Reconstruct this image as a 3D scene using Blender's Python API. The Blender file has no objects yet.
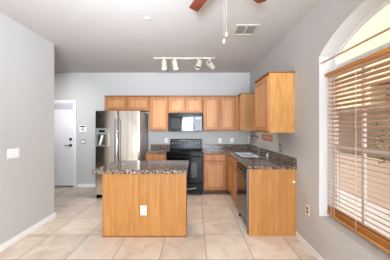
import bpy, bmesh, math, random
from mathutils import Vector, Matrix
random.seed(7)
S = bpy.context.scene
COL = S.collection
PI = math.pi

# ------------------------------------------------------------------ camera
F = 203.0                                   # focal length in pixels of the 390 px wide frame
cam = bpy.data.cameras.new('camera')
cam.sensor_width = 36.0
cam.lens = F / 390.0 * 36.0
cam.shift_y = -2.0 / 390.0
cam.clip_start = 0.05
camo = bpy.data.objects.new('camera', cam)
camo.location = (0, 0, 1.41)
camo.rotation_euler = (PI / 2, 0, 0)
COL.objects.link(camo)
S.camera = camo

# ------------------------------------------------------------------ world, sun, area lights, exposure
W = bpy.data.worlds.new('sky')
S.world = W
W.use_nodes = True
bg = W.node_tree.nodes['Background']
bg.inputs[0].default_value = (0.80, 0.90, 1.0, 1)
bg.inputs[1].default_value = 1.9


def light(name, kind, loc, rot, energy, color=(1, 1, 1), **kw):
    l = bpy.data.lights.new(name, kind)
    l.energy = energy
    l.color = color
    for k, v in kw.items():
        setattr(l, k, v)
    o = bpy.data.objects.new(name, l)
    o.location = loc
    o.rotation_euler = rot
    COL.objects.link(o)
    return o


XRW = 1.32
light('sun', 'SUN', (0, 0, 9), (0, math.radians(-22), math.radians(20)), 4.0, (1, 0.95, 0.85), angle=0.01)
# daylight of the living-room glass door behind the camera
light('patio_daylight', 'AREA', (0.40, -4.35, 1.25), (PI / 2, 0, 0), 215, (0.78, 0.885, 1),
      shape='RECTANGLE', size=1.6, size_y=2.1)
# added unseen fill behind the camera, aimed forward and up at the ceiling
light('ceiling_fill', 'AREA', (-0.33, -0.5, 1.6), Vector((-0.22, 1.9, 0.95)).to_track_quat('-Z', 'Y').to_euler(), 58, (0.78, 0.885, 1),
      shape='RECTANGLE', size=0.5, size_y=0.65, spread=1.5)
light('hall_lamp', 'AREA', (-3.05, 3.3, 2.68), Vector((-.1, 1.5, -1.1)).to_track_quat('-Z', 'Y').to_euler(), 7.5, (0.97, 0.97, 1), shape='DISK', size=0.2, spread=1.45)
# added unseen fill on the right behind the camera, brightens the left wall
light('left_wall_fill', 'AREA', (XRW - .04, -1.3, 1.5), Vector((-1, .8, -.42)).to_track_quat('-Z', 'Y').to_euler(), 120, (0.77, 0.88, 1),
      shape='RECTANGLE', size=1.4, size_y=1.3, spread=2.2)
light('reflection_fill', 'AREA', (-1.5, -4.5, 1.45), (PI / 2, 0, 0), 16, (0.8, 0.9, 1), shape='RECTANGLE', size=1.1, size_y=1.4)  # added unseen light, no opening here: grey reflection for the microwave glass
S.cycles.diffuse_bounces = 8
S.cycles.max_bounces = 14

S.view_settings.view_transform = 'Standard'
S.view_settings.look = 'None'
S.view_settings.gamma = 1.0
S.view_settings.use_curve_mapping = False
S.view_settings.exposure = 0.10

# ------------------------------------------------------------------ materials


def srgb(r, g, b):
    return tuple((c / 255 / 12.92) if c / 255 <= 0.04045 else ((c / 255 + 0.055) / 1.055) ** 2.4 for c in (r, g, b)) + (1,)


def mat(name, rgb=(200, 200, 200), rough=0.5, metal=0.0, spec=0.5, coat=0.0):
    m = bpy.data.materials.new(name)
    m.use_nodes = True
    b = m.node_tree.nodes['Principled BSDF']
    b.inputs['Base Color'].default_value = srgb(*rgb)
    b.inputs['Roughness'].default_value = rough
    b.inputs['Metallic'].default_value = metal
    b.inputs['Specular IOR Level'].default_value = spec
    b.inputs['Coat Weight'].default_value = coat
    return m


def N(m, t, **kw):
    n = m.node_tree.nodes.new(t)
    for k, v in kw.items():
        setattr(n, k, v)
    return n


def L(m, a, b):
    m.node_tree.links.new(a, b)


def bsdf(m):
    return m.node_tree.nodes['Principled BSDF']


def ramp(m, stops, interp='LINEAR'):
    r = N(m, 'ShaderNodeValToRGB')
    cr = r.color_ramp
    cr.interpolation = interp
    cr.elements[0].position = stops[0][0]
    cr.elements[0].color = srgb(*stops[0][1])
    cr.elements[1].position = stops[-1][0]
    cr.elements[1].color = srgb(*stops[-1][1])
    for p, c in stops[1:-1]:
        e = cr.elements.new(p)
        e.color = srgb(*c)
    return r


def coords(m, scale=(1, 1, 1), rot=(0, 0, 0)):
    g = N(m, 'ShaderNodeNewGeometry')
    mp = N(m, 'ShaderNodeMapping')
    mp.inputs['Scale'].default_value = scale
    mp.inputs['Rotation'].default_value = rot
    L(m, g.outputs['Position'], mp.inputs['Vector'])
    return mp.outputs['Vector']


def wood(name, a, b, c, scale=(26, 26, 1.6), rough=0.42, figure=0.0):
    m = mat(name, b, rough, spec=0.28)
    v = coords(m, scale)
    n = N(m, 'ShaderNodeTexNoise')
    n.inputs['Scale'].default_value = 1.0
    n.inputs['Detail'].default_value = 5
    n.inputs['Distortion'].default_value = 0.6
    L(m, v, n.inputs['Vector'])
    r = ramp(m, [(0.30, a), (0.52, b), (0.72, c)])
    src = n.outputs['Fac']
    if figure:
        v2 = coords(m, (2.6, 2.6, 0.55))
        w = N(m, 'ShaderNodeTexWave', wave_type='RINGS')
        w.inputs['Scale'].default_value = 4.2
        w.inputs['Distortion'].default_value = 7.0
        w.inputs['Detail'].default_value = 2.5
        w.inputs['Detail Scale'].default_value = 1.3
        L(m, v2, w.inputs['Vector'])
        mx = N(m, 'ShaderNodeMix')
        mx.inputs['Factor'].default_value = figure
        L(m, n.outputs['Fac'], mx.inputs[2])
        L(m, w.outputs['Fac'], mx.inputs[3])
        src = mx.outputs[0]
    L(m, src, r.inputs['Fac'])
    L(m, r.outputs['Color'], bsdf(m).inputs['Base Color'])
    return m


def paint(name, rgb, bump=0.06):
    m = mat(name, rgb, 0.75, spec=0.25)
    v = coords(m)
    n = N(m, 'ShaderNodeTexNoise')
    n.inputs['Scale'].default_value = 38
    n.inputs['Detail'].default_value = 3
    L(m, v, n.inputs['Vector'])
    bp = N(m, 'ShaderNodeBump')
    bp.inputs['Strength'].default_value = bump
    bp.inputs['Distance'].default_value = 0.01
    L(m, n.outputs['Fac'], bp.inputs['Height'])
    L(m, bp.outputs['Normal'], bsdf(m).inputs['Normal'])
    return m


M = {}
M['wall'] = paint('wall_paint', (193, 190, 186))
M['ceiling'] = paint('ceiling_paint', (195, 189, 185), 0.1)
M['trim'] = mat('white_trim', (238, 236, 234), 0.4)
M['door_white'] = mat('door_white', (232, 231, 233), 0.45)
M['plastic_white'] = mat('white_plastic', (240, 238, 234), 0.35)
M['oak'] = wood('oak_front', (165, 108, 66), (180, 123, 79), (190, 135, 91))
M['oak_frame'] = wood('oak_frame', (150, 94, 53), (168, 110, 66), (178, 122, 78))
M['oak_panel'] = wood('oak_door_panel', (184, 129, 84), (197, 143, 97), (206, 155, 110))
M['oak_side'] = wood('oak_side', (172, 116, 61), (184, 128, 71), (194, 139, 81), (30, 30, 1.0), 0.4, 0.12)
M['ply'] = wood('oak_plywood', (186, 130, 70), (199, 144, 82), (208, 155, 94), (26, 26, 1.2), 0.4, 0.25)
M['oak_dark'] = wood('oak_dark', (128, 78, 44), (150, 94, 56), (165, 108, 66))
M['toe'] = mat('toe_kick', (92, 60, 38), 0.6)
M['black'] = mat('black_enamel', (8, 8, 9), 0.16, spec=0.2)
M['black_glass'] = mat('black_glass', (9, 9, 11), 0.06, spec=0.3)
M['oven_glass'] = mat('oven_glass', (34, 34, 36), 0.05, spec=0.36)
M['black_panel'] = mat('black_panel', (10, 10, 11), 0.22, spec=0.12)
M['charcoal'] = mat('charcoal_plastic', (44, 43, 44), 0.4)
M['knob'] = mat('knob_grey', (96, 95, 94), 0.3)
M['grey_plastic'] = mat('grey_plastic', (140, 136, 132), 0.4)
M['chrome'] = mat('chrome', (205, 205, 208), 0.12, 1.0)
M['nickel'] = mat('brushed_nickel', (140, 134, 128), 0.3, 1.0)
M['sink_steel'] = mat('sink_steel', (172, 170, 168), 0.3, 1.0)
M['fridge_handle'] = mat('fridge_handle', (92, 92, 102), .3, .9)
M['dark_metal'] = mat('dark_handle_metal', (70, 62, 56), 0.35, 0.9)
M['white_metal'] = mat('white_enamel', (200, 190, 176), 0.35)
M['cord'] = mat('white_cord', (180, 162, 140), 0.7)
M['tape'] = mat('ladder_tape', (226, 198, 172), 0.7)
M['red'] = mat('red_mark', (196, 104, 90), 0.5)
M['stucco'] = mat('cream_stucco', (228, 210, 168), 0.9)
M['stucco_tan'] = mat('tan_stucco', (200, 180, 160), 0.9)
M['block'] = mat('garden_block', (196, 172, 156), 0.9)
M['gravel'] = mat('gravel', (176, 172, 168), 0.95)
M['leaf'] = mat('shrub_leaf', (104, 102, 74), 0.7)
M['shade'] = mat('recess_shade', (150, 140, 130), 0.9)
M['bulb'] = mat('lamp_lens', (255, 240, 215), 0.3)
bsdf(M['bulb']).inputs['Emission Color'].default_value = (1, 0.88, 0.68, 1)
bsdf(M['bulb']).inputs['Emission Strength'].default_value = 5
M['lens_off'] = mat('lamp_lens_unlit', (66, 58, 52), 0.15)

# stainless steel with reflection-like vertical streaks painted into its base colour
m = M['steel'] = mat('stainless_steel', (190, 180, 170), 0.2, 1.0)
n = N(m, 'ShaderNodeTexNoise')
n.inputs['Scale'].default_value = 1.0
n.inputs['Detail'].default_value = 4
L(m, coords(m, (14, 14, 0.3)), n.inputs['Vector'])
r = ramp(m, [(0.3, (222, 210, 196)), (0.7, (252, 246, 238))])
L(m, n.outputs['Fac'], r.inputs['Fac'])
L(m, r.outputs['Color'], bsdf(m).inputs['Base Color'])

# blinds
M['slat'] = wood('blind_slat', (186, 142, 110), (206, 164, 132), (219, 181, 150), (14, 1.2, 14), 0.45)
M['rail'] = wood('blind_rail', (180, 118, 58), (204, 142, 76), (214, 158, 94), (14, 1.2, 14), 0.4)
M['blade'] = wood('fan_blade', (98, 42, 26), (118, 62, 46), (128, 72, 56), (6, 6, 6), 0.35)
M['plaque'] = wood('plaque_wood', (150, 104, 78), (182, 136, 108), (204, 162, 134), (3, 5, 26), 0.6)

# granite
m = M['granite'] = mat('granite', (90, 80, 74), 0.14, spec=0.35)
v = coords(m)
n1 = N(m, 'ShaderNodeTexNoise')
n1.inputs['Scale'].default_value = 42
n1.inputs['Detail'].default_value = 6
n1.inputs['Roughness'].default_value = 0.7
L(m, v, n1.inputs['Vector'])
n2 = N(m, 'ShaderNodeTexVoronoi')
n2.inputs['Scale'].default_value = 84
L(m, v, n2.inputs['Vector'])
mx = N(m, 'ShaderNodeMix')
mx.inputs['Factor'].default_value = 0.42
L(m, n1.outputs['Fac'], mx.inputs[2])
cs = N(m, 'ShaderNodeSeparateColor')
L(m, n2.outputs['Color'], cs.inputs['Color'])
L(m, cs.outputs[0], mx.inputs[3])
r = ramp(m, [(0.26, (24, 19, 18)), (0.38, (66, 52, 46)), (0.47, (104, 84, 72)), (0.55, (146, 126, 110)),
             (0.61, (74, 68, 67)), (0.70, (188, 170, 154))])
L(m, mx.outputs[0], r.inputs['Fac'])
L(m, r.outputs['Color'], bsdf(m).inputs['Base Color'])

# ceramic floor tiles: joints at x = 0.124 + k*0.507, y = 2.19 + k*0.507
m = M['tile'] = mat('floor_tile', (205, 184, 162), 0.3, spec=0.45)
TS = 0.507
g = N(m, 'ShaderNodeNewGeometry')
sx = N(m, 'ShaderNodeSeparateXYZ')
L(m, g.outputs['Position'], sx.inputs[0])


def mth(op, a, b=None):
    q = N(m, 'ShaderNodeMath', operation=op)
    for i, s in enumerate((a, b)):
        if s is None:
            continue
        if isinstance(s, (int, float)):
            q.inputs[i].default_value = s
        else:
            L(m, s, q.inputs[i])
    return q.outputs[0]


def cellfrac(s, off):
    u = mth('DIVIDE', mth('SUBTRACT', s, off), TS)
    return mth('FLOOR', u), mth('ABSOLUTE', mth('SUBTRACT', mth('FRACT', u), 0.5))


cx, fx = cellfrac(sx.outputs[0], 0.124)
cy, fy = cellfrac(sx.outputs[1], 2.172)
edge = mth('GREATER_THAN', mth('MAXIMUM', fx, fy), 0.5 - 0.0042 / TS)
cmb = N(m, 'ShaderNodeCombineXYZ')
L(m, cx, cmb.inputs[0])
L(m, cy, cmb.inputs[1])
wn = N(m, 'ShaderNodeTexWhiteNoise', noise_dimensions='3D')
L(m, cmb.outputs[0], wn.inputs['Vector'])
nz = N(m, 'ShaderNodeTexNoise')
nz.inputs['Scale'].default_value = 5.5
nz.inputs['Detail'].default_value = 6
nz.inputs['Distortion'].default_value = 0.8
ad = N(m, 'ShaderNodeVectorMath', operation='MULTIPLY_ADD')
L(m, wn.outputs['Color'], ad.inputs[0])
ad.inputs[1].default_value = (9, 9, 9)
L(m, g.outputs['Position'], ad.inputs[2])
L(m, ad.outputs[0], nz.inputs['Vector'])
fac = mth('ADD', mth('MULTIPLY', wn.outputs['Value'], 0.22), mth('MULTIPLY', nz.outputs['Fac'], 0.8))
r = ramp(m, [(0.28, (208, 189, 168)), (0.50, (232, 216, 198)), (0.72, (241, 228, 213))])
L(m, fac, r.inputs['Fac'])
mc = N(m, 'ShaderNodeMix', data_type='RGBA')
L(m, edge, mc.inputs[0])
L(m, r.outputs['Color'], mc.inputs[6])
mc.inputs[7].default_value = srgb(174, 152, 133)
L(m, mc.outputs[2], bsdf(m).inputs['Base Color'])
rg = mth('ADD', mth('MULTIPLY', edge, 0.45), 0.32)
L(m, rg, bsdf(m).inputs['Roughness'])

# window glass that lets light through
m = M['glass'] = bpy.data.materials.new('window_glass')
m.use_nodes = True
for q in list(m.node_tree.nodes):
    if q.type == 'BSDF_PRINCIPLED':
        m.node_tree.nodes.remove(q)
out = [q for q in m.node_tree.nodes if q.type == 'OUTPUT_MATERIAL'][0]
tr = N(m, 'ShaderNodeBsdfTransparent')
gl = N(m, 'ShaderNodeBsdfGlossy')
gl.inputs['Roughness'].default_value = 0.02
ms = N(m, 'ShaderNodeMixShader')
ms.inputs[0].default_value = 0.06
L(m, tr.outputs[0], ms.inputs[1])
L(m, gl.outputs[0], ms.inputs[2])
L(m, ms.outputs[0], out.inputs[0])

# ------------------------------------------------------------------ mesh helpers
OFF = {}


class MB:
    def __init__(s):
        s.bm = bmesh.new()

    def box(s, x0, x1, y0, y1, z0, z1):
        x0, x1 = sorted((x0, x1)); y0, y1 = sorted((y0, y1)); z0, z1 = sorted((z0, z1))
        v = [s.bm.verts.new(p) for p in ((x0, y0, z0), (x1, y0, z0), (x1, y1, z0), (x0, y1, z0),
                                          (x0, y0, z1), (x1, y0, z1), (x1, y1, z1), (x0, y1, z1))]
        for f in ((0, 3, 2, 1), (4, 5, 6, 7), (0, 1, 5, 4), (1, 2, 6, 5), (2, 3, 7, 6), (3, 0, 4, 7)):
            s.bm.faces.new([v[i] for i in f])
        return s

    def rings(s, rings, cap0=True, cap1=True):
        R = [[s.bm.verts.new(p) for p in r] for r in rings]
        n = len(R[0])
        for a, b in zip(R, R[1:]):
            for i in range(n):
                j = (i + 1) % n
                s.bm.faces.new((a[i], a[j], b[j], b[i]))
        if cap0:
            s.bm.faces.new(list(reversed(R[0])))
        if cap1:
            s.bm.faces.new(R[-1])
        return s

    def tube(s, pts, r, n=10):
        pts = [Vector(p) for p in pts]
        rr = r if isinstance(r, (list, tuple)) else [r] * len(pts)
        rings = []
        up = None
        for i, p in enumerate(pts):
            t = (pts[min(i + 1, len(pts) - 1)] - pts[max(i - 1, 0)]).normalized()
            if up is None:
                up = t.orthogonal().normalized()
            u = (up - t * up.dot(t)).normalized()
            up = u
            w = t.cross(u)
            rings.append([p + (u * math.cos(2 * PI * k / n) + w * math.sin(2 * PI * k / n)) * rr[i] for k in range(n)])
        return s.rings(rings)

    def lathe(s, c, axis, prof, n=20):
        """prof: list of (distance along axis, radius)"""
        axis = Vector(axis).normalized()
        c = Vector(c)
        u = axis.orthogonal().normalized()
        w = axis.cross(u)
        return s.rings([[c + axis * h + (u * math.cos(2 * PI * k / n) + w * math.sin(2 * PI * k / n)) * max(r_, 1e-4)
                         for k in range(n)] for h, r_ in prof])

    def prism(s, poly, fn, t0, t1):
        """poly: 2D outline, fn(a, b, t) -> 3D"""
        return s.rings([[fn(a, b, t0) for a, b in poly], [fn(a, b, t1) for a, b in poly]])

    def build(s, name, material, parent=None, bevel=0.0, seg=2, smooth=False, loc=None):
        bmesh.ops.recalc_face_normals(s.bm, faces=s.bm.faces)
        off = Vector((0, 0, 0))
        if parent is not None:
            off = OFF[parent.name]
        elif loc is not None:
            off = Vector(loc)
        bmesh.ops.translate(s.bm, verts=s.bm.verts, vec=-off)
        me = bpy.data.meshes.new(name)
        s.bm.to_mesh(me)
        s.bm.free()
        if smooth:
            for p in me.polygons:
                p.use_smooth = True
        me.materials.append(material)
        o = bpy.data.objects.new(name, me)
        COL.objects.link(o)
        if parent is not None:
            o.parent = parent
        else:
            o.location = off
        OFF[o.name] = off
        if bevel:
            b = o.modifiers.new('bevel', 'BEVEL')
            b.width = bevel
            b.segments = seg
            b.limit_method = 'ANGLE'
            b.angle_limit = math.radians(50)
        if smooth:
            w = o.modifiers.new('edges', 'EDGE_SPLIT')
            w.split_angle = math.radians(40)
        return o


def thing(name, label, cat, loc, group=None):
    o = bpy.data.objects.new(name, None)
    o.empty_display_size = 0.1
    o.location = loc
    COL.objects.link(o)
    o['label'] = label
    o['category'] = cat
    if group:
        o['group'] = group
    OFF[o.name] = Vector(loc)
    return o


def tag(o, label, cat, group=None):
    o['label'] = label
    o['category'] = cat
    if group:
        o['group'] = group
    return o


def struct(o):
    o['kind'] = 'structure'
    return o


# ------------------------------------------------------------------ the room
H = 2.74
XR = 1.32          # right wall
XL = -2.23         # left wall
YB = 4.88          # back wall
YR = -4.6          # wall behind the camera
XH = -4.1          # far side of the entry hall

struct(MB().box(XH - .15, XR + .2, YR - .15, YB + .15, -0.15, 0).build('floor', M['tile']))
struct(MB().box(XH - .15, XR + .2, YR - .15, YB + .15, H, H + .2).build('ceiling', M['ceiling']))
struct(MB().box(XH - .15, XR + .2, YB, YB + .15, 0, H).build('wall_back', M['wall']))
struct(MB().box(XL - .12, XL, YR, 3.217, 0, H).build('wall_left', M['wall']))
struct(MB().box(XH - .15, XH, YR, YB, 0, H).build('wall_hall', paint('hall_paint', (132, 116, 102))))


def wall_with_hole(u0, u1, hu0, hu1, s0, top, n, fn, t):
    """wall over u0..u1 with an opening hu0..hu1 from s0 up to top(u); fn(u, z, t) -> 3D"""
    us = [u0] + [hu0 + (hu1 - hu0) * i / n for i in range(n + 1)] + [u1]
    mb = MB()
    bm = mb.bm
    cache = {}

    def V(u, z):
        k = (round(u, 5), round(z, 5))
        if k not in cache:
            cache[k] = bm.verts.new(fn(u, z, 0))
        return cache[k]
    spr = top(hu0)
    zs = [0.0] + ([s0] if s0 > 0 else []) + [spr, H]
    for a, b in ((u0, hu0), (hu1, u1)):
        for z0, z1 in zip(zs, zs[1:]):
            bm.faces.new((V(a, z0), V(b, z0), V(b, z1), V(a, z1)))
    for a, b in zip(us[1:-2], us[2:-1]):
        if s0 > 0:
            bm.faces.new((V(a, 0), V(b, 0), V(b, s0), V(a, s0)))
        bm.faces.new((V(a, top(a)), V(b, top(b)), V(b, H), V(a, H)))
    r_ = bmesh.ops.extrude_face_region(bm, geom=list(bm.faces))
    d = Vector(fn(0, 0, t)) - Vector(fn(0, 0, 0))
    bmesh.ops.translate(bm, verts=[q for q in r_['geom'] if isinstance(q, bmesh.types.BMVert)], vec=d)
    return mb


# arched window opening in the right wall
WC, WH, SILL, SPR, PEAK = 1.50, 0.66, 0.466, 2.17, 2.40
rise = PEAK - SPR
RA = (WH * WH + rise * rise) / (2 * rise)


def arch(u, grow=0.0):
    return PEAK + grow - (RA - math.sqrt(max(RA * RA - (u - WC) ** 2, 0)))


struct(wall_with_hole(YR, YB, WC - WH, WC + WH, SILL, arch, 20, lambda u, z, t: (XR + t, u, z), 0.20).build('wall_right', M['wall']))
struct(wall_with_hole(XL - .12, XR, -.45, 1.22, 0, lambda u: 2.3, 1, lambda u, z, t: (u, YR + t, z), -0.15).build('wall_rear', M['wall']))
struct(MB().box(XH, XL - .12, YR - .15, YR, 0, H).build('wall_hallrear', M['wall']))

# window unit: frame, muntins, panes
XG = XR + 0.185


def window():
    fr = MB()
    w, ft = 0.026, 0.03
    n = 20
    outl = [(WC - WH, SILL)] + [(WC - WH + 2 * WH * i / n, arch(WC - WH + 2 * WH * i / n)) for i in range(n + 1)] + [(WC + WH, SILL)]
    inn = [(WC - WH + w, SILL + w)] + [(WC - WH + w + 2 * (WH - w) * i / n, arch(WC - WH + w + 2 * (WH - w) * i / n) - w)
                                       for i in range(n + 1)] + [(WC + WH - w, SILL + w)]
    fr.rings([[(XG, a, b) for a, b in outl], [(XG - ft, a, b) for a, b in outl],
              [(XG - ft, a, b) for a, b in inn], [(XG, a, b) for a, b in inn],
              [(XG, a, b) for a, b in outl]], False, False)
    bmesh.ops.remove_doubles(fr.bm, verts=fr.bm.verts, dist=1e-5)
    o = struct(fr.build('window_1', M['trim']))
    for y in (1.79, 1.42, 1.10):
        MB().box(XG - .025, XG, y - .010, y + .010, SILL + w, 2.05).build('muntin', M['trim'], o)
    for z in (1.217, 1.59, 2.05):
        MB().box(XG - .027, XG + .002, WC - WH + w, WC + WH - w, z - .016, z + .016).build('muntin', M['trim'], o)
    MB().prism(inn, lambda a, b, t: (t, a, b), XG - .012, XG - .008).build('pane', M['glass'], o)
    return o


window()
# arched opening lining, daylight painted in as a paler wall colour
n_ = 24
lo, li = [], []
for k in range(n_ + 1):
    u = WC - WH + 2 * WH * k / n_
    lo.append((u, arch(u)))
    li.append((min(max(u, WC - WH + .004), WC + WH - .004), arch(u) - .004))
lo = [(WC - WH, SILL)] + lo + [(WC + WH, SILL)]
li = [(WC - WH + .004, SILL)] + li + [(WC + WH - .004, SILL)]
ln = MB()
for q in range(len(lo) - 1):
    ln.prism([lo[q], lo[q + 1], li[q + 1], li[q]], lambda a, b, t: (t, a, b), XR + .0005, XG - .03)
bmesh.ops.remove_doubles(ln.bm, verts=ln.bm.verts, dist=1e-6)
struct(ln.build('daylit_lining', paint('reveal_daylit', (216, 215, 212))))
struct(MB().box(XR + .001, XG - .03, WC - WH + .001, WC + WH - .001, SILL, SILL + .008).build('trim_1', M['wall'], bevel=.002))

# baseboards
BB = 0.072
struct(MB().box(XL, XL + .014, YR, 3.217, 0, BB).box(XL - .12, XL + .014, 3.217, 3.231, 0, BB).build('baseboard_left', M['trim']))
struct(MB().box(-2.82, -2.02, YB - .014, YB, 0, BB).build('baseboard_back', M['trim'], bevel=.003))
struct(MB().box(XR - .014, XR, YR, 2.64, 0, BB).build('baseboard_right', M['trim'], bevel=.003))

# entry door in the back wall
D0, D1 = -3.83, -2.90
d = struct(MB().box(D0, D1, YB - .02, YB - .001, .012, 2.0).build('door_1', M['door_white'], bevel=.003))
MB().box(D0 + .02, D1 - .02, YB - .026, YB - .018, 1.855, 1.985).build('lite', mat('frosted_lite', (190, 190, 196), 0.35), d)
hd = MB().lathe((-2.975, YB - .02, 0.995), (0, -1, 0), [(0, .033), (.012, .033), (.016, .012), (.05, .012)])
hd.tube([(-2.975, YB - .066, .995), (-3.03, YB - .07, .995), (-3.10, YB - .066, .99)], [.011, .010, .008])
hd.build('lever_handle', M['dark_metal'], d, smooth=True)
MB().lathe((-2.975, YB - .02, 1.14), (0, -1, 0), [(0, .034), (.014, .034), (.02, .022), (.03, .022)]).build('deadbolt', M['dark_metal'], d, smooth=True)
MB().box(D0, D1, YB - .024, YB - .018, .012, .03).build('door_sweep', M['dark_metal'], d)
fr = MB()
cas = [(D0 - .075, 0), (D0 - .075, 2.075), (D1 + .06, 2.075), (D1 + .06, 0), (D1, 0), (D1, 2.01), (D0, 2.01), (D0, 0)]
struct(MB().prism(cas, lambda a, b, t: (a, t, b), YB - .032, YB - .001).build('trim_2', M['trim'], bevel=.004))

# ------------------------------------------------------------------ outside the window
struct(MB().box(XR + .2, 14, -6, 16, -.25, -.1).build('ground', M['gravel']))
nh = thing('neighbour_house', 'cream stucco house with shaded patio seen outside through the wooden blinds', 'house', (6.2, 5.0, -.1))
MB().box(4.5, 5.0, -4, 15, 2.50, 6.5).build('upper_wall', M['stucco'], nh)
MB().box(4.5, 4.9, 5.2, 15, 2.02, 2.50).build('beam', M['stucco'], nh)
MB().box(4.5, 4.9, 8.6, 9.2, -.1, 2.02).build('column', M['stucco'], nh)
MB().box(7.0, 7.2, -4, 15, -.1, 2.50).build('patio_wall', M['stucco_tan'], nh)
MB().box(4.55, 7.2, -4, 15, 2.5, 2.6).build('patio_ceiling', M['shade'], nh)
gw = MB()
gw.box(3.55, 3.7, -3, 14, -.1, .78)
tag(gw.build('garden_wall', M['block'], loc=(3.6, 5, -.1), bevel=.01), 'low brown block garden wall outside the arched window', 'garden wall')


def shrub(c, r_, seed, label):
    rnd = random.Random(seed)
    mb = MB()
    for k in range(420):
        dvec = Vector((rnd.gauss(0, 1), rnd.gauss(0, 1), rnd.gauss(0, .9))).normalized()
        p = Vector(c) + dvec * r_ * rnd.uniform(.55, 1.0)
        a = Vector((rnd.gauss(0, 1), rnd.gauss(0, 1), rnd.gauss(0, 1))).normalized()
        b = a.orthogonal().normalized()
        s1, s2 = rnd.uniform(.04, .07), rnd.uniform(.02, .03)
        vs = [mb.bm.verts.new(p + q) for q in (-a * s1, b * s2, a * s1, -b * s2)]
        mb.bm.faces.new(vs)
    t = thing('shrub', label, 'shrub', (c[0], c[1], -.1))
    mb.build('foliage', M['leaf'], t)
    MB().tube([(c[0], c[1], -.1), (c[0] + .02, c[1], c[2] * .5), (c[0], c[1] + .02, c[2])], [.03, .025, .015]).build('stem', M['toe'], t)


shrub((3.1, 2.95, 1.2), .5, 3, 'small green shrub growing outside behind the lower half of the blinds')

# ------------------------------------------------------------------ wooden blinds
XBL = 1.425
bl = thing('window_blinds', 'wide wooden slat blinds hanging open in the arched window', 'blinds', (XBL, WC, .5))
y0, y1 = WC - WH + .015, WC + WH - .015
sl = MB()
zz = .595
tilt = math.radians(-19)
while zz < 1.915:
    hw = .0245
    dx, dz = hw * math.cos(tilt), hw * math.sin(tilt)
    poly = [(XBL - dx, zz - dz - .0013), (XBL, zz - .0005), (XBL + dx, zz + dz - .0013), (XBL + dx, zz + dz + .0013), (XBL, zz + .0022), (XBL - dx, zz - dz + .0013)]
    sl.prism(poly, lambda a, b, t: (a, t, b), y0, y1)
    zz += .0432
sl.build('slat_stack', M['slat'], bl)
MB().box(XBL - .03, XBL + .03, y0, y1, .503, .528).build('bottom_rail', M['rail'], bl, bevel=.006)
for zq in (.540, .556, .572):
    MB().box(XBL - .026, XBL + .026, y0, y1, zq, zq + .006).build('resting_slat', M['rail'], bl, bevel=.002)
MB().box(XBL - .03, XBL + .03, y0, y1, 1.935, 1.975).build('headrail', M['slat'], bl, bevel=.003)
MB().box(XBL - .052, XBL - .038, y0 - .005, y1 + .012, 1.950, 1.982).box(XBL - .045, XBL + .0, y1 - .003, y1 + .012, 1.950, 1.982).build('valance', M['rail'], bl, bevel=.004)
for yy in (2.085, 2.04, 1.765, 1.40, 1.04):
    lt = MB()
    lt.tube([(XBL - .027, yy, .52), (XBL - .027, yy, 1.94)], .0026, 6)
    lt.tube([(XBL + .027, yy, .52), (XBL + .027, yy, 1.94)], .0026, 6)
    lt.build('ladder_cord', M['tape'], bl)
tag(MB().box(XR + .012, XR + .026, WC - WH, WC + WH, 2.088, 2.103).build('wooden_rod', M['slat'], loc=(XR, WC, 2.08), bevel=.003),
    'thin brown wooden bar across the window just above the blinds', 'rod')

# ------------------------------------------------------------------ cabinets


class Face:
    """maps (u along the face, v out of the face, z)"""
    def __init__(s, kind, p):
        s.kind, s.p = kind, p

    def pt(s, u, v, z):
        return (u, s.p - v, z) if s.kind == 'back' else (s.p - v, u, z)

    def box(s, mb, u0, u1, v0, v1, z0, z1):
        a, b = s.pt(u0, v0, z0), s.pt(u1, v1, z1)
        return mb.box(a[0], b[0], a[1], b[1], a[2], b[2])


def door_mesh(fc, u0, u1, z0, z1, t=.02, w=.052, drawer=False):
    mb = MB()

    def ring(i, v):
        return [fc.pt(u0 + i, v, z0 + i), fc.pt(u1 - i, v, z0 + i), fc.pt(u1 - i, v, z1 - i), fc.pt(u0 + i, v, z1 - i)]
    if drawer:
        mb.rings([ring(0, .001), ring(0, t - .006), ring(.008, t)])
    else:
        mb.rings([ring(0, .001), ring(0, t - .004), ring(.004, t), ring(w, t), ring(w + .006, t - .014)])
    return mb


def add_doors(t, fc, u0, u1, z0, z1, n, gap=.022, drawer=False):
    step = (u1 - u0) / n
    for k in range(n):
        a, b = u0 + step * k + gap, u0 + step * (k + 1) - gap
        if drawer:
            door_mesh(fc, a, b, z0, z1, drawer=True).build('drawer_front', M['oak'], t)
        else:
            o = door_mesh(fc, a, b, z0, z1).build('door', M['oak'], t)
            w = .0575
            pn = MB()
            fc.box(pn, a + w, b - w, -.0 + .0055, .0075, z0 + w, z1 - w)
            pn.build('door_panel', M['oak_panel'], o)


UZ0, UZ1 = 1.352, 2.118
YU = YB - .33
YBs = YB - .002


def wall_cabinet(label, x0, x1, z0, n, group='oak wall cabinets'):
    t = thing('wall_cabinet', label, 'cabinet', ((x0 + x1) / 2, YU, z0), group)
    MB().box(x0 + .001, x1 - .001, YU, YBs, z0, UZ1).build('body', M['oak_frame'], t, bevel=.002)
    add_doors(t, Face('back', YU), x0, x1, z0 + .018, UZ1 - .03, n)
    MB().box(x0 + .001, x1 - .001, YU - .026, YBs, UZ1, UZ1 + .016).build('top_trim', M['oak_dark'], t)
    MB().box(x0 + .004, x1 - .004, YU + .004, YBs, z0 - .006, z0).build('underside', M['oak_dark'], t)
    return t


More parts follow.
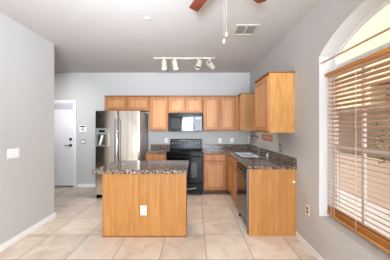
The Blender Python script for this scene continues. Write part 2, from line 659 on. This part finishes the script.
wall_cabinet('short oak wall cabinet with two doors above the refrigerator', -2.027, -1.027, 1.80, 2)
wall_cabinet('tall single-door oak wall cabinet between refrigerator cabinet and microwave', -1.025, -.602, UZ0, 1)
wall_cabinet('short oak wall cabinet with two doors directly above the microwave', -.600, .178, 1.745, 2)
wall_cabinet('two-door oak wall cabinet on the back wall right of the microwave', .180, .905, UZ0, 2)
XU = .985
t = thing('wall_cabinet', 'plain-sided oak wall cabinet in the right rear corner of the kitchen', 'cabinet', (1.15, 4.6, UZ0), 'oak wall cabinets')
MB().box(XU, XR - .002, 4.36, YBs, UZ0, UZ1 + .02).build('body', M['oak_panel'], t, bevel=.003)
MB().box(.907, XU, YU + .003, YBs, UZ0, UZ1).build('filler', M['oak'], t)
add_doors(t, Face('right', XU), 4.37, 4.55, UZ0 + .018, UZ1 - .02, 1, .008)
MB().box(XU - .012, XR - .002, 4.345, YBs, UZ1 + .02, UZ1 + .036).build('top_trim', M['oak_dark'], t)

t = thing('wall_cabinet', 'oak wall cabinet on the right wall, golden side panel facing the room', 'cabinet', (1.15, 3.0, UZ0), 'oak wall cabinets')
MB().box(XU, XR - .002, 2.70, 3.29, UZ0, UZ1 + .02).build('body', M['oak_frame'], t)
MB().box(XU - .002, XR - .002, 2.682, 2.70, UZ0 - .004, UZ1 + .02).build('side_panel', M['ply'], t, bevel=.002)
add_doors(t, Face('right', XU), 2.69, 3.29, UZ0 + .016, UZ1 - .012, 1, .014)
MB().box(XU - .024, XR - .002, 2.668, 3.30, UZ1 + .02, UZ1 + .036).build('top_trim', M['oak_dark'], t, bevel=.003)
MB().box(XU + .004, XR - .004, 2.70, 3.285, UZ0 - .006, UZ0).build('underside', M['oak_dark'], t)

# base cabinets
YF = 4.27
BZ = .872


def base_cabinet(label, x0, x1):
    t = thing('base_cabinet', label, 'cabinet', ((x0 + x1) / 2, YF, 0), 'oak base cabinets')
    MB().box(x0, x1, YF, YBs, .10, BZ).build('body', M['oak_frame'], t, bevel=.002)
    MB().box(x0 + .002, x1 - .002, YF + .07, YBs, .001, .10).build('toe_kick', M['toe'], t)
    return t


t = base_cabinet('oak base cabinet between the refrigerator and the black range', -1.045, -.600)
add_doors(t, Face('back', YF), -1.045, -.600, .71, .85, 1, drawer=True)
add_doors(t, Face('back', YF), -1.045, -.600, .12, .69, 1)
t = base_cabinet('oak base cabinet right of the range, one drawer over one door', .176, .71)
add_doors(t, Face('back', YF), .18, .66, .725, .85, 1, drawer=True)
add_doors(t, Face('back', YF), .18, .66, .12, .705, 1)
XF = .71
t = thing('base_cabinet', 'oak sink base cabinet between the corner and the dishwasher', 'cabinet', (XF, 3.8, 0), 'oak base cabinets')
sb = MB()   # open-topped carcass around the sink bowls
sb.box(XF, XF + .02, 3.31, YF - .001, .10, BZ)
sb.box(XF + .02, XR - .002, 3.31, 3.325, .10, BZ)
sb.box(XF + .02, XR - .002, 4.24, YF - .001, .10, BZ)
sb.box(XF + .02, XR - .002, 3.325, 4.24, .10, .12)
sb.build('body', M['oak_frame'], t)
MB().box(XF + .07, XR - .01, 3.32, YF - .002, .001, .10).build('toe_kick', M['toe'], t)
add_doors(t, Face('right', XF), 3.33, 4.22, .725, .85, 2, .012, drawer=True)
add_doors(t, Face('right', XF), 3.33, 4.22, .12, .705, 2, .012)

# peninsula end panel
t = thing('end_panel', 'golden oak end panel closing the counter run by the right wall', 'panel', (1.01, 2.65, 0))
MB().box(.704, XR - .003, 2.648, 2.675, .0, BZ).build('panel', M['oak_side'], t, bevel=.002)
k = MB().lathe((1.285, 2.648, .71), (0, -1, 0), [(0, .012), (.008, .012), (.012, .016), (.022, .016), (.027, .008)], 14)
k.build('knob', M['plastic_white'], t, smooth=True)['label'] = 'small white knob'

# dishwasher
t = thing('dishwasher', 'black glossy dishwasher built under the granite counter beside the end panel', 'dishwasher', (.99, 3.03, 0))
MB().box(.715, 1.29, 2.69, 3.30, .09, BZ - .002).build('body', M['charcoal'], t)
MB().box(.682, .713, 2.70, 3.295, .11, .735).build('door', mat('dishwasher_front', (20, 19, 19), .1, 0, .4), t, bevel=.005)
MB().box(.675, .713, 2.70, 3.295, .74, .865).build('control_panel', M['black'], t, bevel=.006)
MB().box(.683, .712, 2.682, 2.699, .09, .865).build('edge_trim', mat('blue_grey_edge', (112, 110, 116), .35, .6), t)
MB().tube([(.678, 2.78, .80), (.655, 2.80, .80), (.655, 3.20, .80), (.678, 3.22, .80)], .008).build('handle', M['charcoal'], t, smooth=True)
MB().box(.735, 1.28, 2.70, 3.295, .001, .088).build('toe_kick', M['black'], t)
for yy in (2.73, 3.26):
    MB().lathe((.72, yy, 0), (0, 0, 1), [(0, .018), (.02, .018), (.025, .01), (.09, .01)], 12).build('foot', M['black'], t)

# ------------------------------------------------------------------ countertops
CZ0, CZ1 = .874, .915


def slab(xs, ys, keep, z0, z1):
    mb = MB()
    bm = mb.bm
    c = {}

    def V(i, j):
        if (i, j) not in c:
            c[(i, j)] = bm.verts.new((xs[i], ys[j], z0))
        return c[(i, j)]
    for i in range(len(xs) - 1):
        for j in range(len(ys) - 1):
            if keep(i, j):
                bm.faces.new((V(i, j), V(i + 1, j), V(i + 1, j + 1), V(i, j + 1)))
    r_ = bmesh.ops.extrude_face_region(bm, geom=list(bm.faces))
    bmesh.ops.translate(bm, verts=[q for q in r_['geom'] if isinstance(q, bmesh.types.BMVert)], vec=(0, 0, z1 - z0))
    return mb


t = thing('countertop', 'short granite countertop between the refrigerator and the range', 'countertop', (-.82, 4.5, CZ0), 'granite countertops')
MB().box(-1.06, -.598, YF - .03, YBs, CZ0, CZ1).build('top', M['granite'], t, bevel=.006)
MB().box(-1.06, -.598, YBs - .02, YBs, CZ1, 1.015).build('backsplash', M['granite'], t, bevel=.003)

t = thing('countertop', 'L-shaped granite countertop with sink running along the right wall', 'countertop', (.95, 3.6, CZ0), 'granite countertops')
SK = (.765, 1.150, 3.285, 4.06)
xs = [.172, .682, SK[0], SK[1], XR - .002]
ys = [2.62, SK[2], SK[3], YF - .03, YBs]
slab(xs, ys, lambda i, j: (i >= 1 or j == 3) and not (i == 2 and j == 1), CZ0, CZ1).build('top', M['granite'], t, bevel=.006)
bsp = [(.172, YBs), (XR - .002, YBs), (XR - .002, 2.625), (XR - .022, 2.625), (XR - .022, YBs - .02), (.172, YBs - .02)]
MB().prism(bsp, lambda a, b, q: (a, b, q), CZ1, 1.02).build('backsplash', M['granite'], t, bevel=.003)

# island
t = thing('kitchen_island', 'oak kitchen island with overhanging granite top, middle of floor', 'kitchen island', (-.65, 2.8, 0))
MB().box(-1.195, -.118, 2.645, 3.06, 0, CZ0).build('body', M['oak_frame'], t)
MB().box(-1.198, -.115, 2.626, 2.645, .012, CZ0).build('back_panel', M['oak_side'], t, bevel=.002)
MB().box(-1.20, -.113, 2.618, 2.626, 0, .014).build('base_strip', M['oak_dark'], t)
MB().box(-1.20, -.09, 2.36, 3.09, CZ0, CZ1 + .003).build('top', M['granite'], t, bevel=.008)

# sink and faucet
t = thing('sink', 'double-bowl stainless sink set into the right granite counter', 'sink', (.965, 3.68, CZ1 - .2))
sk = MB()
bm = sk.bm
ix = [SK[0] - .014, SK[0] + .03, SK[1] - .05, SK[1] + .014]
iy = [SK[2] - .014, SK[2] + .058, 3.66, 3.69, SK[3] - .03, SK[3] + .014]
zt, zb = CZ1 + .004, CZ1 - .17
cc = {}


def SV(i, j):
    if (i, j) not in cc:
        cc[(i, j)] = bm.verts.new((ix[i], iy[j], zt))
    return cc[(i, j)]


for i in range(3):
    for j in range(5):
        if i == 1 and j in (1, 3):
            top4 = [SV(i, j), SV(i + 1, j), SV(i + 1, j + 1), SV(i, j + 1)]
            mx_, my_ = (ix[i] + ix[i + 1]) / 2, (iy[j] + iy[j + 1]) / 2
            low = [bm.verts.new((mx_ + (q.co.x - mx_) * .92, my_ + (q.co.y - my_) * .92, zb)) for q in top4]
            for a in range(4):
                b = (a + 1) % 4
                bm.faces.new((top4[a], top4[b], low[b], low[a]))
            bm.faces.new(low)
        else:
            bm.faces.new((SV(i, j), SV(i + 1, j), SV(i + 1, j + 1), SV(i, j + 1)))
sk.build('basin', M['sink_steel'], t)
for yy in (3.53, 3.89):
    MB().lathe(((ix[1] + ix[2]) / 2, yy, zb), (0, 0, 1), [(0, .04), (.003, .04), (.004, .02)], 16).build('drain', M['charcoal'], t)

FX, FY = 1.175, 3.74
t = thing('faucet', 'tall gooseneck kitchen faucet standing behind the sink', 'faucet', (FX, FY, CZ1))
MB().lathe((FX, FY, CZ1 + .004), (0, 0, 1), [(0, .028), (.012, .026), (.02, .018), (.07, .016)], 16).build('base', M['nickel'], t, smooth=True)
pts = [(FX, FY, .98), (FX, FY, 1.185)]
for k in range(1, 13):
    a = PI * k / 12
    pts.append((FX - .092 + .092 * math.cos(a), FY, 1.185 + .082 * math.sin(a)))
pts.append((FX - .184, FY, 1.10))
MB().tube(pts, .0125, 12).build('spout', M['nickel'], t, smooth=True)
MB().lathe((FX - .184, FY, 1.06), (0, 0, 1), [(0, .014), (.01, .017), (.05, .015)], 14).build('spray_head', M['charcoal'], t, smooth=True)
MB().tube([(FX, FY, .965), (FX, FY - .05, .985), (FX, FY - .085, 1.01)], [.010, .008, .007]).build('lever', M['nickel'], t, smooth=True)
t = thing('soap_dispenser', 'small white soap dispenser on the counter behind the sink', 'soap dispenser', (1.255, 3.52, CZ1 + .001))
MB().lathe((1.255, 3.52, CZ1 + .001), (0, 0, 1), [(0, .024), (.035, .024), (.048, .011), (.055, .009)], 16).build('bottle', mat('soap_bottle', (214, 206, 192), .4), t, smooth=True)
MB().tube([(1.255, 3.52, .97), (1.255, 3.52, .992), (1.225, 3.52, .994)], .005).build('pump', M['nickel'], t, smooth=True)

# ------------------------------------------------------------------ refrigerator
t = thing('refrigerator', 'stainless side-by-side refrigerator with an ice dispenser in its left door', 'refrigerator', (-1.553, 4.4, 0))
MB().box(-1.995, -1.112, 4.12, 4.80, .03, 1.745).build('body', mat('fridge_case', (150, 147, 143), .4), t, bevel=.004)


def fridge_door(x0, x1, yaw=0.0):
    prof = []
    for k in range(9):
        u = k / 8
        x = x0 + (x1 - x0) * u
        prof.append((x, 4.052 + .006 * (2 * u - 1) ** 2 + yaw * (u - .5)))
    prof = prof + [(x1, 4.112), (x0, 4.112)]
    return MB().prism(prof, lambda a, b, q: (a, b, q), .075, 1.755)


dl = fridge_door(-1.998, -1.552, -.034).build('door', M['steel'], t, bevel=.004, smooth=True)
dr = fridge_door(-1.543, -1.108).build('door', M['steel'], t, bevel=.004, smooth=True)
for dd, xx in ((dl, -1.578), (dr, -1.517)):
    hb = MB()
    hb.tube([(xx, 4.06, .52), (xx, 4.005, .54), (xx, 3.995, .7), (xx, 3.995, 1.4), (xx, 4.005, 1.58), (xx, 4.06, 1.60)], .010, 12)
    hb.build('handle', M['fridge_handle'], dd, smooth=True)
dp = MB()
o_, i_ = (-1.972, -1.712, 1.045, 1.405), (-1.945, -1.735, 1.065, 1.285)


def rect(r_, y):
    return [(r_[0], y, r_[2]), (r_[1], y, r_[2]), (r_[1], y, r_[3]), (r_[0], y, r_[3])]


dp.rings([rect(o_, 4.075), rect(o_, 4.040), rect(i_, 4.036), rect(i_, 4.072)])
dp.build('dispenser', mat('dispenser_grey', (150, 147, 142), .35, .3), dl)
MB().box(i_[0] + .002, i_[1] - .002, 4.060, 4.071, i_[2] + .002, i_[3] - .002).build('recess', M['charcoal'], dl)
MB().box(-1.905, -1.790, 4.031, 4.04, 1.325, 1.368).build('display', M['black_glass'], dl)
MB().prism([(-1.915, 1.075), (-1.885, 1.075), (-1.835, 1.27), (-1.865, 1.27)], lambda a, b, q: (a, q, b), 4.040, 4.058).build('paddle', M['plastic_white'], dl)
MB().box(-1.99, -1.115, 4.10, 4.14, .001, .072).build('toe_grille', M['black'], t)
for xx in (-1.96, -1.15):
    MB().lathe((xx, 4.085, 0), (0, 0, 1), [(0, .022), (.02, .022), (.03, .012), (.075, .012)], 12).build('foot', M['black'], t)

# ------------------------------------------------------------------ range
R0, R1 = -.594, .168
t = thing('range', 'black freestanding electric range below the microwave', 'range', ((R0 + R1) / 2, 4.5, 0))
MB().box(R0, R1, 4.27, 4.86, .05, .895).build('body', M['black'], t)
MB().box(R0 - .002, R1 + .002, 4.225, 4.80, .896, .922).build('cooktop', M['black_glass'], t, bevel=.005)
for bx, by, br in ((-.40, 4.38, .10), (-.02, 4.38, .08), (-.40, 4.64, .08), (-.02, 4.64, .10)):
    MB().lathe((bx, by, .922), (0, 0, 1), [(0, br), (.0012, br), (.0015, br - .004)], 28).build('burner', mat('burner_ring', (38, 38, 40), .25), t)
bgp = [(4.785, .922), (4.80, 1.10), (4.815, 1.138), (4.84, 1.148), (4.865, 1.14), (4.865, .922)]
bgd = MB().prism(bgp, lambda a, b, q: (q, a, b), R0 + .005, R1 - .005).build('backguard', M['black_panel'], t, bevel=.004)
for bx in (-.53, -.46, -.39, -.04, .03, .10):
    MB().lathe((bx, 4.797, 1.055), (0, -1, .08), [(0, .022), (.01, .022), (.012, .018), (.028, .016)], 16).build('knob', M['knob'], bgd, smooth=True)
MB().box(-.30, -.13, 4.788, 4.80, 1.035, 1.085).build('clock_display', mat('clock_glass', (66, 70, 74), .1), bgd)
MB().box(R0 + .01, R1 - .01, 4.80, 4.806, 1.118, 1.122).build('chrome_strip', M['nickel'], bgd)
od = MB().box(R0 + .003, R1 - .003, 4.222, 4.269, .262, .888).build('oven_door', M['black'], t, bevel=.006)
MB().box(-.46, .045, 4.217, 4.225, .37, .69).build('window', M['oven_glass'], od, bevel=.002)
hb = MB().tube([(R0 + .05, 4.225, .815), (R0 + .055, 4.175, .815), (R1 - .055, 4.175, .815), (R1 - .05, 4.225, .815)], .014, 12)
hb.build('handle', M['black'], od, smooth=True)
dw = MB().box(R0 + .003, R1 - .003, 4.226, 4.269, .06, .25).build('drawer', M['black'], t, bevel=.006)
dh = [(-.40 + .43 * k / 12, .165 - .028 * math.sin(PI * k / 12)) for k in range(13)]
MB().tube([(a, 4.222, b) for a, b in dh], .009, 10).build('handle', M['nickel'], dw, smooth=True)
for xx in (R0 + .05, R1 - .05):
    MB().lathe((xx, 4.32, 0), (0, 0, 1), [(0, .02), (.02, .02), (.06, .012)], 12).build('foot', M['black'], t)

# ------------------------------------------------------------------ microwave
m0, m1, mz0, mz1, my = -.582, .160, 1.335, 1.738, 4.475
t = thing('microwave', 'black over-the-range microwave mounted under the short cabinet', 'microwave', ((m0 + m1) / 2, 4.65, mz0))
MB().box(m0, m1, my + .025, YBs, mz0, mz1).build('body', M['black'], t)
vg = MB().box(m0, m1, my + .004, my + .024, 1.672, mz1)
for k in range(5):
    vg.box(m0 + .02, m1 - .02, my, my + .005, 1.68 + k * .011, 1.685 + k * .011)
vg.build('vent_grille', M['black_panel'], t)
md = MB().box(m0, -.018, my, my + .024, mz0 + .01, 1.668).build('door', M['black_glass'], t, bevel=.004)
MB().box(m0 + .06, -.085, my - .003, my + .004, mz0 + .06, 1.62).build('window', M['oven_glass'], md, bevel=.002)
MB().tube([(-.045, my, mz0 + .05), (-.045, my - .035, mz0 + .06), (-.045, my - .035, 1.61), (-.045, my, 1.62)], .010, 10).build('handle', M['black'], md, smooth=True)
cp = MB().box(-.015, m1, my, my + .024, mz0 + .01, 1.668).build('control_panel', M['black_glass'], t, bevel=.003)
MB().box(.005, m1 - .02, my - .003, my + .003, 1.60, 1.65).build('display', mat('microwave_display', (60, 64, 62), .1), cp)
for rr in range(5):
    for c_ in range(3):
        MB().box(.008 + c_ * .046, .044 + c_ * .046, my - .002, my + .002, 1.375 + rr * .042, 1.403 + rr * .042).build('button', M['grey_plastic'], cp)

# ------------------------------------------------------------------ wall plates


def plate(name, label, cat, fc, u, z, w, h, pm, kind, group, dark=None):
    t = thing(name, label, cat, fc.pt(u, 0, z), group)
    mb = MB()
    fc.box(mb, u - w / 2, u + w / 2, .0005, .006, z - h / 2, z + h / 2)
    mb.build('plate', pm, t, bevel=.002)
    if kind == 'outlet':
        for s in (-1, 1):
            mb = MB()
            fc.box(mb, u - .017, u + .017, .005, .009, z + s * .021 - .014, z + s * .021 + .014)
            so = mb.build('socket', dark or M['plastic_white'], t, bevel=.003)
            for q in (-.006, .006):
                mb = MB()
                fc.box(mb, u + q - .0012, u + q + .0012, .0085, .0095, z + s * .021 - .005, z + s * .021 + .006)
                mb.build('slot', M['charcoal'], so)
    else:
        n = kind
        for k in range(n):
            uu = u + (k - (n - 1) / 2) * .046
            mb = MB()
            fc.box(mb, uu - .016, uu + .016, .005, .010, z - .032, z + .032)
            mb.build('rocker', dark or M['plastic_white'], t, bevel=.002)
    return t


wl = Face('right', 0)


class LeftFace(Face):
    def pt(s, u, v, z):
        return (s.p + v, u, z)


plate('light_switch', 'wide white light switch plate on the left wall', 'light switch', LeftFace('left', XL), 2.49, 1.10, .165, .118, M['plastic_white'], 3, None)
bw = Face('back', YB)
plate('light_switch', 'grey-framed switch plate below the thermostat beside the white door', 'light switch', bw, -2.68, 1.085, .12, .118, mat('grey_plate', (150, 148, 146), .4), 2, None)
og = 'outlets above the back counter'
plate('wall_outlet', 'white outlet on the back wall left of the range', 'outlet', bw, -.69, 1.11, .075, .118, M['plastic_white'], 'outlet', og)
plate('wall_outlet', 'white outlet just right of the range above the back counter', 'outlet', bw, .60, 1.105, .075, .118, M['plastic_white'], 'outlet', og)
plate('light_switch', 'white plate near the rear corner above the back counter', 'light switch', bw, .89, 1.11, .085, .118, M['plastic_white'], 1, None)
rw = Face('right', XR)
plate('wall_outlet', 'dark-edged white outlet on the right wall above the granite backsplash', 'outlet', rw, 3.13, 1.105, .085, .13, mat('bronze_plate', (112, 104, 98), .35, .4), 'outlet', None)
plate('wall_outlet', 'brown outlet low on the right wall near the end panel', 'outlet', rw, 2.375, .45, .085, .135, mat('tan_plate', (226, 214, 196), .4), 'outlet', None, mat('brown_socket', (84, 58, 44), .4))
isl = Face('back', 2.626)
plate('wall_outlet', 'white outlet set in the front of the oak island', 'outlet', isl, -.665, .345, .08, .125, M['plastic_white'], 'outlet', None)

# thermostat
t = thing('thermostat', 'white wall thermostat with a red mark, right of the white door', 'thermostat', (-2.68, YB, 1.39))
MB().box(-2.77, -2.60, YB - .028, YB - .001, 1.305, 1.475).build('case', M['plastic_white'], t, bevel=.01)
MB().box(-2.745, -2.625, YB - .032, YB - .026, 1.432, 1.462).build('display', M['charcoal'], t)
MB().lathe((-2.685, YB - .027, 1.375), (0, -1, 0), [(0, .026), (.005, .026), (.007, .02)], 20).build('red_dial', M['red'], t)['label'] = 'round red mark'

# wooden plaque
t = thing('plaque', 'small brown wooden plaque hung on the right wall above the sink', 'plaque', (XR, 3.71, 1.24))
MB().box(XR - .018, XR - .001, 3.44, 3.98, 1.185, 1.295).build('board', M['plaque'], t, bevel=.006)
MB().tube([(XR - .006, 3.55, 1.295), (XR - .004, 3.71, 1.345), (XR - .006, 3.87, 1.295)], .003, 6).build('hanger', M['cord'], t)

# ------------------------------------------------------------------ ceiling things
t = thing('air_vent', 'white square air vent with grey louvres in the ceiling', 'air vent', (.68, 2.75, H))
vx0, vx1, vy0, vy1 = .525, .835, 2.60, 2.90
fr = MB()
o4 = [(vx0, vy0), (vx1, vy0), (vx1, vy1), (vx0, vy1)]
q = .035
i4 = [(vx0 + q, vy0 + q), (vx1 - q, vy0 + q), (vx1 - q, vy1 - q), (vx0 + q, vy1 - q)]
fr.rings([[(a, b, H - .001) for a, b in o4], [(a, b, H - .008) for a, b in o4], [(a, b, H - .012) for a, b in i4], [(a, b, H - .001) for a, b in i4]], False, False)
fr.build('frame', M['white_metal'], t)
MB().box(vx0 + q, vx1 - q, vy0 + q, vy1 - q, H - .003, H - .001).build('duct', mat('duct_dark', (150, 148, 146), .8), t)
MB().box(.672, .690, vy0 + q, vy1 - q, H - .013, H - .003).build('divider', M['white_metal'], t)
lv = MB()
for xa, xb, sg in ((vx0 + q, .672, 1), (.690, vx1 - q, -1)):
    for k in range(6):
        yy = vy0 + q + .02 + k * .036
        lv.prism([(yy - .010, H - .012), (yy - .007, H - .012), (yy + .010, H - .004), (yy + .007, H - .004)], lambda a, b, s: (s, a, b), xa, xb)
lv.build('louvre_set', M['white_metal'], t)

tag(MB().lathe((-.58, 2.475, H), (0, 0, -1), [(0, .047), (.003, .047), (.005, .043), (.0055, .02)], 24).build('smoke_detector', M['ceiling'], loc=(-.58, 2.475, H), smooth=True),
    'small flat round white disc on the ceiling left of the fan', 'smoke detector')

# track light
TY = 3.84
t = thing('track_light', 'white ceiling track light with four cylinder heads', 'track light', (-.2, TY, H))
MB().box(-.785, .375, TY - .017, TY + .017, H - .024, H - .001).build('track', M['white_metal'], t, bevel=.003)
MB().box(-.19, -.08, TY - .024, TY + .024, H - .034, H - .001).build('connector', M['white_metal'], t, bevel=.004)
heads = [(-.58, (.02, -.10, -1), True), (-.375, (.20, -.12, -1), True), (.075, (-.36, -.42, -1), False), (.285, (-.55, -.60, .45), False)]
for hx, dv, lit in heads:
    dv = Vector(dv).normalized()
    a = Vector((hx, TY, H - .024))
    st = MB().box(hx - .022, hx + .022, TY - .015, TY + .015, H - .044, H - .024).build('spotlight_adapter', M['white_metal'], t, bevel=.003)
    piv = a + Vector((0, 0, -.045))
    MB().tube([a, piv], .008, 8).build('stem', M['white_metal'], st)
    c0 = piv + Vector((0, 0, -.055)) - dv * .075 + Vector((.02 if dv.z > 0 else 0, 0, -.02 if dv.z > 0 else 0))
    hdm = MB().lathe(c0, dv, [(0, .036), (.006, .050), (.160, .056), (.166, .056), (.166, .049), (.13, .046)], 20)
    hh = hdm.build('lamp_head', M['white_metal'], t, smooth=True)
    MB().lathe(c0 + dv * .132, dv, [(0, .046), (.004, .046), (.012, .02)], 18).build('lens', M['bulb'] if lit else M['lens_off'], hh)
    if lit:
        s = light('track_spot', 'SPOT', c0 + dv * .17, dv.to_track_quat('-Z', 'Y').to_euler(), 36, (1, .92, .83), spot_size=2.5, spot_blend=.8, shadow_soft_size=.03)

# ceiling fan
FC = Vector((.2215, 1.506, 2.58))
t = thing('ceiling_fan', 'ceiling fan with reddish brown wooden blades and hanging pull chains', 'ceiling fan', (FC.x, FC.y, H))
MB().lathe((FC.x, FC.y, H - .001), (0, 0, -1), [(0, .085), (.03, .085), (.05, .06), (.06, .095), (.16, .10), (.20, .08), (.225, .05), (.235, .03)], 28).build('motor', M['white_metal'], t, smooth=True)
for k in range(5):
    a = math.radians(115.4 - 72 * k)
    u = Vector((math.cos(a), math.sin(a), 0))
    w = Vector((-math.sin(a), math.cos(a), 0))
    out2 = [(.16, -.040), (.30, -.046), (.545, -.048), (.556, -.044), (.560, -.036), (.560, .036), (.556, .044), (.545, .048), (.30, .046), (.16, .040)]
    pitch = .18
    MB().prism(out2, lambda p, q_, s: FC + u * p + w * q_ + Vector((0, 0, s + q_ * pitch)), 0, .008).build('blade', M['blade'], t)
    br = MB().tube([FC + u * .085 + Vector((0, 0, .02)), FC + u * .14 + Vector((0, 0, -.008)), FC + u * .22 + Vector((0, 0, -.008))], [.014, .012, .012], 8)
    br.build('blade_arm', M['white_metal'], t, smooth=True)
for dx, zb_ in ((-.006, 2.045), (.012, 2.10)):
    ch = MB().tube([(FC.x + dx, FC.y, 2.51), (FC.x + dx, FC.y, zb_)], .0009, 6).build('pull_chain', M['cord'], t)
    MB().lathe((FC.x + dx, FC.y, zb_ - .012), (0, 0, 1), [(0, .003), (.004, .008), (.022, .009), (.034, .004), (.04, .002)], 12).build('pull_knob', M['cord'], ch, smooth=True)
